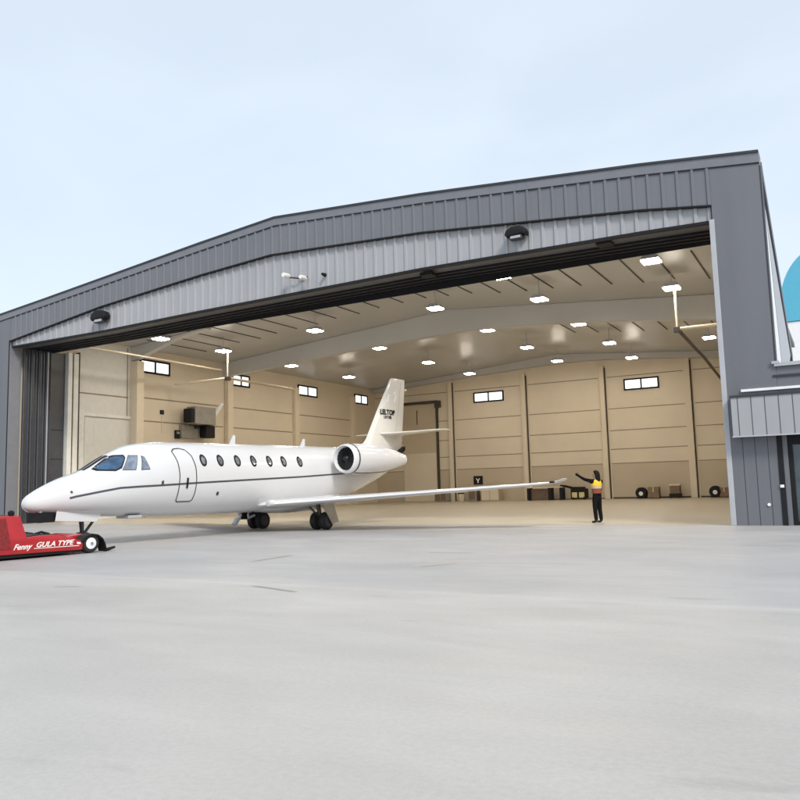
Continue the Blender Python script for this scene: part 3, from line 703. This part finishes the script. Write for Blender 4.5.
# tail
FT = [(3.0 - .25, 15.0, 18.08, .17), (3.1, 15.45, 18.2, .16), (3.35, 15.75, 18.24, .15), (4.6, 16.55, 18.42, .11), (6.0, 17.50, 18.58, .06), (6.06, 17.62, 18.58, .03)]
fr = []
for z, le, te, th in FT: fr.append([(t * th, le + q * (te - le) - S0, z) for q, t in [(0, 0), (.04, .5), (.15, .9), (.35, 1), (.65, .75), (1, .08), (1, -.08), (.65, -.75), (.35, -1), (.15, -.9), (.04, -.5)]])
fin = MB().loft(fr).build('tail_fin', 'paint_fin', jet, smooth=True, angle=50)
a = MB()
for sx in (1, -1): a.add([(sx * .085, 17.62 - S0, 3.4), (sx * .092, 17.65 - S0, 3.4), (sx * .045, 18.28 - S0, 5.95), (sx * .04, 18.25 - S0, 5.95)], [(0, 1, 2, 3)])
a.build('rudder_line', 'trim_light', fin)
MB().lathe([(0, .05), (.1, .05), (.14, .02)], (0, 18.56 - S0, 5.62), 'y', 12).build('tail_light', 'white', fin)
MB().prism([(17.72 - S0, 2.86), (18.24 - S0, 3.12), (18.22 - S0, 2.95), (17.9 - S0, 2.74)], 'x', -.2, .2).build('tail_cavity', 'black', fin)
MX = Matrix(((0, 0, 1, .118), (1, 0, 0, 16.62 - S0), (0, 1, 0, 4.44), (0, 0, 0, 1)))
text_mesh('tail_lettering', 'LELTOP', .30, 'black', fin, MX, .004, .012)
MX = Matrix(((0, 0, 1, .118), (1, 0, 0, 16.86 - S0), (0, 1, 0, 4.27), (0, 0, 0, 1)))
text_mesh('tail_lettering', 'LINTER', .17, 'black', fin, MX, .004, .006)
a = MB()
for dy in (0, .5): a.add([(.094, 17.1 + dy - S0, 5.0), (.094, 17.24 + dy - S0, 5.0), (.088, 17.36 + dy - S0, 5.34), (.088, 17.2 + dy - S0, 5.34)], [(0, 1, 2, 3)])
a.build('tail_emblem', 'strip_white', fin)
for sd in (1, -1):
    rr = [[(sd * l, le + q * (te - le) - S0, z + t * th) for q, t in AF] for l, le, te, z, th in ((.06, 16.45, 18.3, 3.60, .085), (.5, 16.9, 18.3, 3.62, .075), (2.05, 17.75, 18.6, 3.70, .045), (2.35, 17.95, 18.62, 3.715, .03))]
    MB().loft(rr).build('tailplane', 'paint_fin', jet, smooth=True, angle=50)
MB().lathe([(-.02, 0), (0, .08), (.15, .12), (.6, .10), (1.0, .03)], (0, 16.3 - S0, 3.60), 'y', 16).build('tail_bullet', 'paint', fin, smooth=True)
# landing gear
def wheel(mb_t, c, r, w):
    return MB().lathe([(-w, r * .62), (-w, r * .86), (-w * .7, r * .98), (0, r), (w * .7, r * .98), (w, r * .86), (w, r * .62)], c, 'x', 28)
for sd in (1, -1):
    x = sd * 1.55
    a = MB(); a.tube([(x, .05, .3), (x - sd * .06, .0, .62), (x - sd * .1, -.05, 1.0)], [.07, .07, .09], 12); a.tube([(x - .34, .05, .3), (x + .34, .05, .3)], .06, 10); a.tube([(x, .05, .35), (x - sd * .05, -.5, .8)], .035, 8)
    mg = a.build('main_gear', 'dark_metal', jet, smooth=True)
    for dx in (-.21, .21):
        wheel(None, (x + dx, .05, .305), .305, .11).build('tyre', 'rubber', mg, smooth=True)
        MB().lathe([(-.115, .19), (-.08, .06), (.08, .06), (.115, .19)], (x + dx, .05, .305), 'x', 20).build('hub', 'hub_dark', mg)
    MB().add([(x + sd * .38, -.36, .90), (x + sd * .38, .26, .90), (x + sd * .40, .50, .25), (x + sd * .40, .16, .18),
              (x + sd * .35, -.36, .90), (x + sd * .35, .26, .90), (x + sd * .37, .50, .25), (x + sd * .37, .16, .18)],
             [(0, 1, 2, 3), (7, 6, 5, 4), (0, 4, 5, 1), (1, 5, 6, 2), (2, 6, 7, 3), (3, 7, 4, 0)]).build('gear_door', 'metal', mg)
a = MB(); a.tube([(-1.6, -1.05, .28), (-1.55, -.75, .55), (-1.45, -.35, .72)], .07, 8); a.tube([(-1.5, -1.0, .62), (-1.5, -.6, .40), (-1.5, -.2, .5)], .05, 8); a.tube([(-1.6, -1.1, .2), (-1.6, -.95, .4)], .1, 8)
a.build('drag_brace', 'strip_white', mg); MB().box(-1.62, -1.42, -.86, -.62, .38, .62).build('actuator', 'black', mg)
NY = 3.2 - S0
a = MB(); a.tube([(0, NY, .2), (0, NY - .03, .55), (0, NY - .06, .95)], [.05, .06, .08], 12); a.tube([(0, NY, .3), (.0, NY + .45, .85)], .04, 8); a.tube([(-.2, NY, .2), (.2, NY, .2)], .045, 8)
ngr = a.build('nose_gear', 'dark_metal', jet, smooth=True)
for dx in (-.13, .13):
    wheel(None, (dx, NY, .20), .195, .075).build('tyre', 'rubber', ngr, smooth=True)
    MB().lathe([(-.08, .11), (-.05, .04), (.05, .04), (.08, .11)], (dx, NY, .20), 'x', 18).build('hub', 'metal', ngr)
for sd in (1, -1):
    MB().prism([(2.22 - S0, 1.0), (3.52 - S0, .88), (3.38 - S0, .665), (2.18 - S0, .74)], 'x', sd * .36, sd * .385).build('gear_door', 'paint', ngr, bevel=.01)
a = MB(); a.box(-.3, .3, 2.2 - S0, 3.45 - S0, .76, .83); a.box(-.3, .3, 1.80 - S0, 2.2 - S0, .72, .98); a.build('gear_bay', 'black', ngr)
a = MB(); a.tube([(.2, 1.86 - S0, .7), (.2, 1.88 - S0, 1.0)], .06, 8); a.lathe([(0, .09), (.1, .09)], (.15, 1.98 - S0, .86), 'y', 14); a.build('taxi_light', 'metal', ngr)
a = MB(); a.box(-.1, .5, 4.3 - S0, 4.75 - S0, .71, .8); a.build('belly_hatch', 'trim_light', fus, bevel=.02)

# ------------------------------------------------------------------ red aircraft tug (jet coordinates, nose gear on its cradle)
tug = thing('aircraft_tug', 'low red aircraft tug with white side lettering under the jet nose', 'tug', jet.location, jet.rotation_euler.z)
def tp(s): return s - S0
X0, X1 = -.9, 2.4
side = [(-2.9, .16), (1.72, .10), (1.72, .30), (1.39, .42), (1.0, .50), (.65, .505), (.34, .48), (.17, .97), (-.28, .99), (-2.9, .96)]
MB().prism([(tp(s), z) for s, z in side], 'x', X0, X1).build('body', 'red', tug, bevel=.025, smooth=True)
MB().box(X0 + .05, X1 - .04, tp(-2.85), tp(1.7), .05, .155).build('chassis', 'black', tug)
MB().prism([(tp(-2.6), .24), (tp(-.02), .24), (tp(-.16), .93), (tp(-2.6), .92)], 'x', X1 + .002, X1 + .012).build('grille', 'red_dark', tug)
for x in (X1 - .14, X0 + .14):
    w = wheel(None, (x, tp(1.95), .235), .235, .12).build('wheel', 'rubber', tug, smooth=True)
    MB().lathe([(-.125, .135), (-.122, .135), (.122, .135), (.125, .135), (.14, .06), (.15, .0)], (x, tp(1.95), .235), 'x', 24).build('rim', 'strip_white', w)
    MB().lathe([(-.16, .035), (.165, .035)], (x, tp(1.95), .235), 'x', 12).build('hub_cap', 'metal', w)
    fpts = [(1.68, .31), (1.80, .42), (1.95, .47), (2.12, .44), (2.25, .34), (2.32, .2), (2.36, .05)]
    a = MB(); a.prism([(tp(s), z) for s, z in fpts] + [(tp(s), z - .04) for s, z in fpts[::-1]], 'x', x - .2, x + .16); a.build('fender', 'black', tug)
    a = MB(); a.tube([(x, tp(2.34), .05), (x, tp(2.5), .05), (x, tp(2.68), .09)], [.03, .045, .03], 8); a.build('guard_rod', 'black', tug)
a = MB(); a.box(-.42, -.30, tp(1.70), tp(3.5), .04, .2); a.box(.30, .42, tp(1.70), tp(3.5), .04, .2); a.box(-.30, .30, tp(3.42), tp(3.5), .04, .16); a.box(-.30, .30, tp(1.7), tp(2.95), .04, .14); a.build('cradle', 'black', tug, bevel=.015)
a = MB(); a.prism([(tp(1.5), .40), (tp(1.95), .46), (tp(2.3), .36), (tp(2.3), .30), (tp(1.5), .30)], 'x', .8, 2.0); a.build('rear_cover', 'red', tug, bevel=.02)
a = MB(); a.tube([(1.9, tp(.7), .5), (1.9, tp(.95), .56), (1.9, tp(1.15), .5)], .03, 8); a.build('deck_handle', 'black', tug)
a = MB(); a.prism([(tp(1.36), .432), (tp(1.0), .506), (tp(.65), .511), (tp(.38), .488), (tp(.38), .50), (tp(.65), .523), (tp(1.0), .518), (tp(1.36), .444)], 'x', X0 + .1, X1 - .12); a.box(X0 + .1, X1 - .12, tp(-2.85), tp(.12), .988, .995); a.build('bounce_cover', 'rubber', tug)  # added dark cover that keeps red bounce light off the jet nose
MB().lathe([(0, .05), (.05, .07), (.10, .07), (.13, .03)], (2.2, tp(.06), .97), 'z', 14).build('beacon', 'black', tug, smooth=True)
a = MB(); a.tube([(1.8, tp(-.75), .96), (1.8, tp(-.5), 1.12), (1.8, tp(-.32), .99)], .05, 8); a.box(1.3, 2.2, tp(-1.6), tp(-1.0), .96, 1.15); a.build('seat', 'black', tug)
a = MB(); a.prism([(tp(1.56), .30), (tp(1.66), .28), (tp(1.66), .24), (tp(1.56), .25)], 'x', X1 + .002, X1 + .008); a.prism([(tp(.5), .215), (tp(1.62), .20), (tp(1.62), .215), (tp(.5), .23)], 'x', X1 + .002, X1 + .006); a.build('side_mark', 'white', tug)
def side_text(body, s, z, size, slant=.25, sq=1.):
    ang = -.01
    return text_mesh('lettering', body, size, 'white', tug, Matrix(((0, 0, 1, X1 + .004), (sq, 0, 0, tp(s)), (0, 1, 0, z), (0, 0, 0, 1))), .003, .004, slant)
side_text('Fenny', .02, .225, .17, .45, 1.0)
side_text('GULA TYPE', .54, .245, .16, .35, 1.12)

# ------------------------------------------------------------------ marshaller
def skin_mesh(chains, subdiv=2):
    """chains: list of lists of (point, radius or (rx, ry)); identical points are welded"""
    vs, es, rad, idx = [], [], [], {}
    for ch in chains:
        prev = None
        for p, r in ch:
            key = tuple(round(c, 4) for c in p)
            if key not in idx: idx[key] = len(vs); vs.append(p); rad.append(r if isinstance(r, tuple) else (r, r))
            if prev is not None: es.append((prev, idx[key]))
            prev = idx[key]
    me = bpy.data.meshes.new('skin_src'); me.from_pydata(vs, es, [])
    o = bpy.data.objects.new('skin_src', me); C.objects.link(o)
    md = o.modifiers.new('s', 'SKIN'); md.use_smooth_shade = True
    for i, sv in enumerate(me.skin_vertices[0].data): sv.radius = rad[i]; sv.use_root = (i == 0)
    m2 = o.modifiers.new('d', 'SUBSURF'); m2.levels = subdiv; m2.render_levels = subdiv
    bpy.context.view_layer.update()
    out = bpy.data.meshes.new_from_object(o.evaluated_get(bpy.context.evaluated_depsgraph_get()))
    bpy.data.objects.remove(o); bpy.data.meshes.remove(me)
    return out
# local frame: figure faces -x; y away from the camera
per = thing('person', 'person in black with yellow and brown vest, long dark hair, one arm stretched out', 'person', (-5.88, 1.49, .004))
def hand(base, d, up, sgn):
    """wrist, palm and five curled fingers as chains"""
    d = Vector(d).normalized(); up = Vector(up); up = (up - d * up.dot(d)).normalized(); sd_ = d.cross(up) * sgn
    b = Vector(base); out = []
    pc = b + d * .05
    out.append([(tuple(b), .042), (tuple(pc), (.046, .030))])
    for k, ln in enumerate((.068, .078, .073, .058)):
        r0 = pc + d * .03 + sd_ * (.030 - .020 * k)
        k1 = r0 + d * ln * .55; k2 = k1 + (d * .75 - up * .5).normalized() * ln * .45
        out.append([(tuple(pc), (.046, .030)), (tuple(r0), .014), (tuple(k1), .013), (tuple(k2), .010)])
    t0 = b + d * .025 + sd_ * .03; t1 = t0 + (d * .6 + sd_ * .6 - up * .25).normalized() * .05; t2 = t1 + (d * .9 + sd_ * .1).normalized() * .035
    out.append([(tuple(b), .042), (tuple(t0), .016), (tuple(t1), .011), (tuple(t2), .009)])
    return out
sh_r, sh_l = (-.02, -.165, 1.40), (.03, .165, 1.40)
el_r, wr_r = (-.27, -.27, 1.47), (-.50, -.30, 1.60)
el_l, wr_l = (-.02, .25, 1.12), (-.14, .24, .89)
pel = (.0, .0, .94)
chains = [
    [(pel, (.155, .12)), ((.01, 0, 1.08), (.135, .105)), ((.01, 0, 1.25), (.165, .115)), ((.01, 0, 1.38), (.145, .095)), ((0, 0, 1.47), .058), ((-.01, 0, 1.53), .055), ((-.02, 0, 1.60), (.080, .092)), ((-.015, 0, 1.68), (.075, .085))],
    [((.01, 0, 1.38), (.145, .095)), (sh_r, .078), (el_r, .056), (wr_r, .042)],
    [((.01, 0, 1.38), (.145, .095)), (sh_l, .078), (el_l, .056), (wr_l, .042)],
    [(pel, (.155, .12)), ((0, -.095, .84), .105), ((-.01, -.11, .50), .080), ((.02, -.115, .12), .066), ((.02, -.115, .055), .045), ((-.09, -.115, .035), (.042, .034)), ((-.16, -.12, .028), (.035, .026))],
    [(pel, (.155, .12)), ((0, .095, .84), .105), ((-.01, .12, .50), .080), ((.02, .14, .12), .066), ((.02, .14, .055), .043), ((-.09, .15, .035), (.042, .034)), ((-.16, .155, .028), (.035, .026))],
]
chains += hand(wr_r, Vector(wr_r) - Vector(el_r), (0, -1, 0), 1) + hand(wr_l, Vector(wr_l) - Vector(el_l), (-1, 0, 0), 1)
bm_ = skin_mesh(chains)
bm_.materials.clear()
for k in ('cloth', 'skin', 'rubber'): bm_.materials.append(M[k])
for p in bm_.polygons:
    c = p.center
    p.material_index = 1 if (c.z > 1.475 and abs(c.y) < .12 and c.x > -.16) else 2 if c.z < .1 else 0
    p.use_smooth = True
body = bpy.data.objects.new('body', bm_); C.objects.link(body); body.parent = per
body.rotation_euler = (0, 0, math.radians(-25))
# vest: shell round the torso, yellow above, brown band below
def ring(z, rx, ry, cx=.01, n=28): return [(cx + rx * math.cos(2 * PI * k / n), ry * math.sin(2 * PI * k / n), z) for k in range(n)]
MB().loft([ring(1.17, .152, .188), ring(1.26, .160, .205), ring(1.36, .150, .205), ring(1.43, .115, .165), ring(1.475, .078, .085)], caps=False).build('vest', 'yellow', body, smooth=True)
MB().loft([ring(.99, .165, .188), ring(1.08, .155, .182), ring(1.169, .153, .189)], caps=False).build('vest_band', 'rust', body, smooth=True)
for z_ in (1.215, 1.165): MB().loft([ring(z_ - .012, .159, .199), ring(z_ + .012, .160, .201)], caps=False).build('reflective_strip', 'trim_light', body, smooth=True)
# hair: cap and long fall down the back
hm = MB(); n = 20; R_ = []
for z, rx, ry, cx in ((1.775, .01, .01, .0), (1.765, .055, .055, .0), (1.73, .088, .094, .020), (1.67, .088, .103, .048), (1.60, .070, .104, .076), (1.52, .062, .10, .084), (1.42, .058, .088, .088), (1.33, .042, .068, .108), (1.26, .015, .03, .118)):
    R_.append([(cx + rx * math.cos(2 * PI * k / n), ry * math.sin(2 * PI * k / n), z) for k in range(n)])
hm.loft(R_).build('hair', 'hair', body, smooth=True)
fm = MB()
fm.lathe([(-.018, .0), (-.012, .012), (.0, .016)], (-.108, -.0, 1.595), 'x', 10); fm.build('nose', 'skin', body, smooth=True)
for sy in (-.034, .034): MB().lathe([(-.006, .0), (-.003, .010), (.0, .012)], (-.096, sy, 1.625), 'x', 10).build('eye', 'black', body)
MB().box(-.100, -.094, -.022, .022, 1.552, 1.560).build('mouth', 'rust', body)

# ------------------------------------------------------------------ camera
cam = bpy.data.cameras.new('camera'); co = bpy.data.objects.new('camera', cam); C.objects.link(co)
x, y, z, yaw, pitch, roll, f = 1.495, -24.948, 1.400, -.515, .111, -.027, 776.85
cy, sy, cp, sp = math.cos(yaw), math.sin(yaw), math.cos(pitch), math.sin(pitch)
fw = Vector((sy * cp, cy * cp, sp)); rt = Vector((cy, -sy, 0)); up = rt.cross(fw)
r2 = rt * math.cos(roll) + up * math.sin(roll); u2 = -rt * math.sin(roll) + up * math.cos(roll)
co.matrix_world = Matrix(((r2.x, u2.x, -fw.x, x), (r2.y, u2.y, -fw.y, y), (r2.z, u2.z, -fw.z, z), (0, 0, 0, 1)))
cam.sensor_width = 36; cam.lens = f / 800 * 36; cam.clip_end = 5000; cam.clip_start = .1
S.camera = co

# ------------------------------------------------------------------ sky and sun
SUN_EL, SUN_AZ = math.radians(42), math.radians(128)   # azimuth from +Y, clockwise seen from above
W = bpy.data.worlds.new('World'); S.world = W; W.use_nodes = True
nt = W.node_tree; bg = nt.nodes['Background']
sky = nt.nodes.new('ShaderNodeTexSky'); sky.sky_type = 'NISHITA'; sky.sun_disc = False
sky.sun_elevation = SUN_EL; sky.sun_rotation = SUN_AZ; sky.air_density = 1.0; sky.dust_density = 3.0; sky.ozone_density = 1.5
# thin even overcast mixed into the clear sky
mixn = nt.nodes.new('ShaderNodeMixRGB'); mixn.inputs['Fac'].default_value = .66
mixn.inputs['Color2'].default_value = (6.2, 6.95, 7.65, 1)
nt.links.new(sky.outputs['Color'], mixn.inputs['Color1'])
tcw = nt.nodes.new('ShaderNodeTexCoord'); mpw = nt.nodes.new('ShaderNodeMapping'); mpw.inputs['Scale'].default_value = (1, 1, 2.6)
nzw = nt.nodes.new('ShaderNodeTexNoise'); nzw.inputs['Scale'].default_value = 1.7; nzw.inputs['Detail'].default_value = 5; nzw.inputs['Roughness'].default_value = .5; nzw.inputs['Distortion'].default_value = .6
nt.links.new(tcw.outputs['Generated'], mpw.inputs['Vector']); nt.links.new(mpw.outputs['Vector'], nzw.inputs['Vector'])
rmw = nt.nodes.new('ShaderNodeMapRange'); rmw.interpolation_type = 'SMOOTHSTEP'; rmw.inputs['From Min'].default_value = .35; rmw.inputs['From Max'].default_value = .68; rmw.inputs['To Min'].default_value = .68; rmw.inputs['To Max'].default_value = .77
nt.links.new(nzw.outputs['Fac'], rmw.inputs['Value']); nt.links.new(rmw.outputs['Result'], mixn.inputs['Fac'])
nt.links.new(mixn.outputs[0], bg.inputs['Color']); bg.inputs['Strength'].default_value = .1
sun = bpy.data.lights.new('sun', 'SUN'); sun.energy = 1.75; sun.angle = math.radians(14); sun.color = (1, .96, .9)
so_ = bpy.data.objects.new('sun', sun); C.objects.link(so_)
d = Vector((math.sin(SUN_AZ) * math.cos(SUN_EL), math.cos(SUN_AZ) * math.cos(SUN_EL), math.sin(SUN_EL)))
so_.rotation_euler = d.to_track_quat('Z', 'Y').to_euler(); so_.location = d * 60

S.view_settings.view_transform = 'Standard'; S.view_settings.look = 'None'
S.view_settings.exposure = 0.62; S.view_settings.gamma = 1; S.view_settings.use_curve_mapping = False
S.render.engine = 'CYCLES'
S.cycles.use_denoising = True
S.cycles.max_bounces = 8; S.cycles.diffuse_bounces = 5; S.cycles.glossy_bounces = 3
S.cycles.sample_clamp_indirect = 6
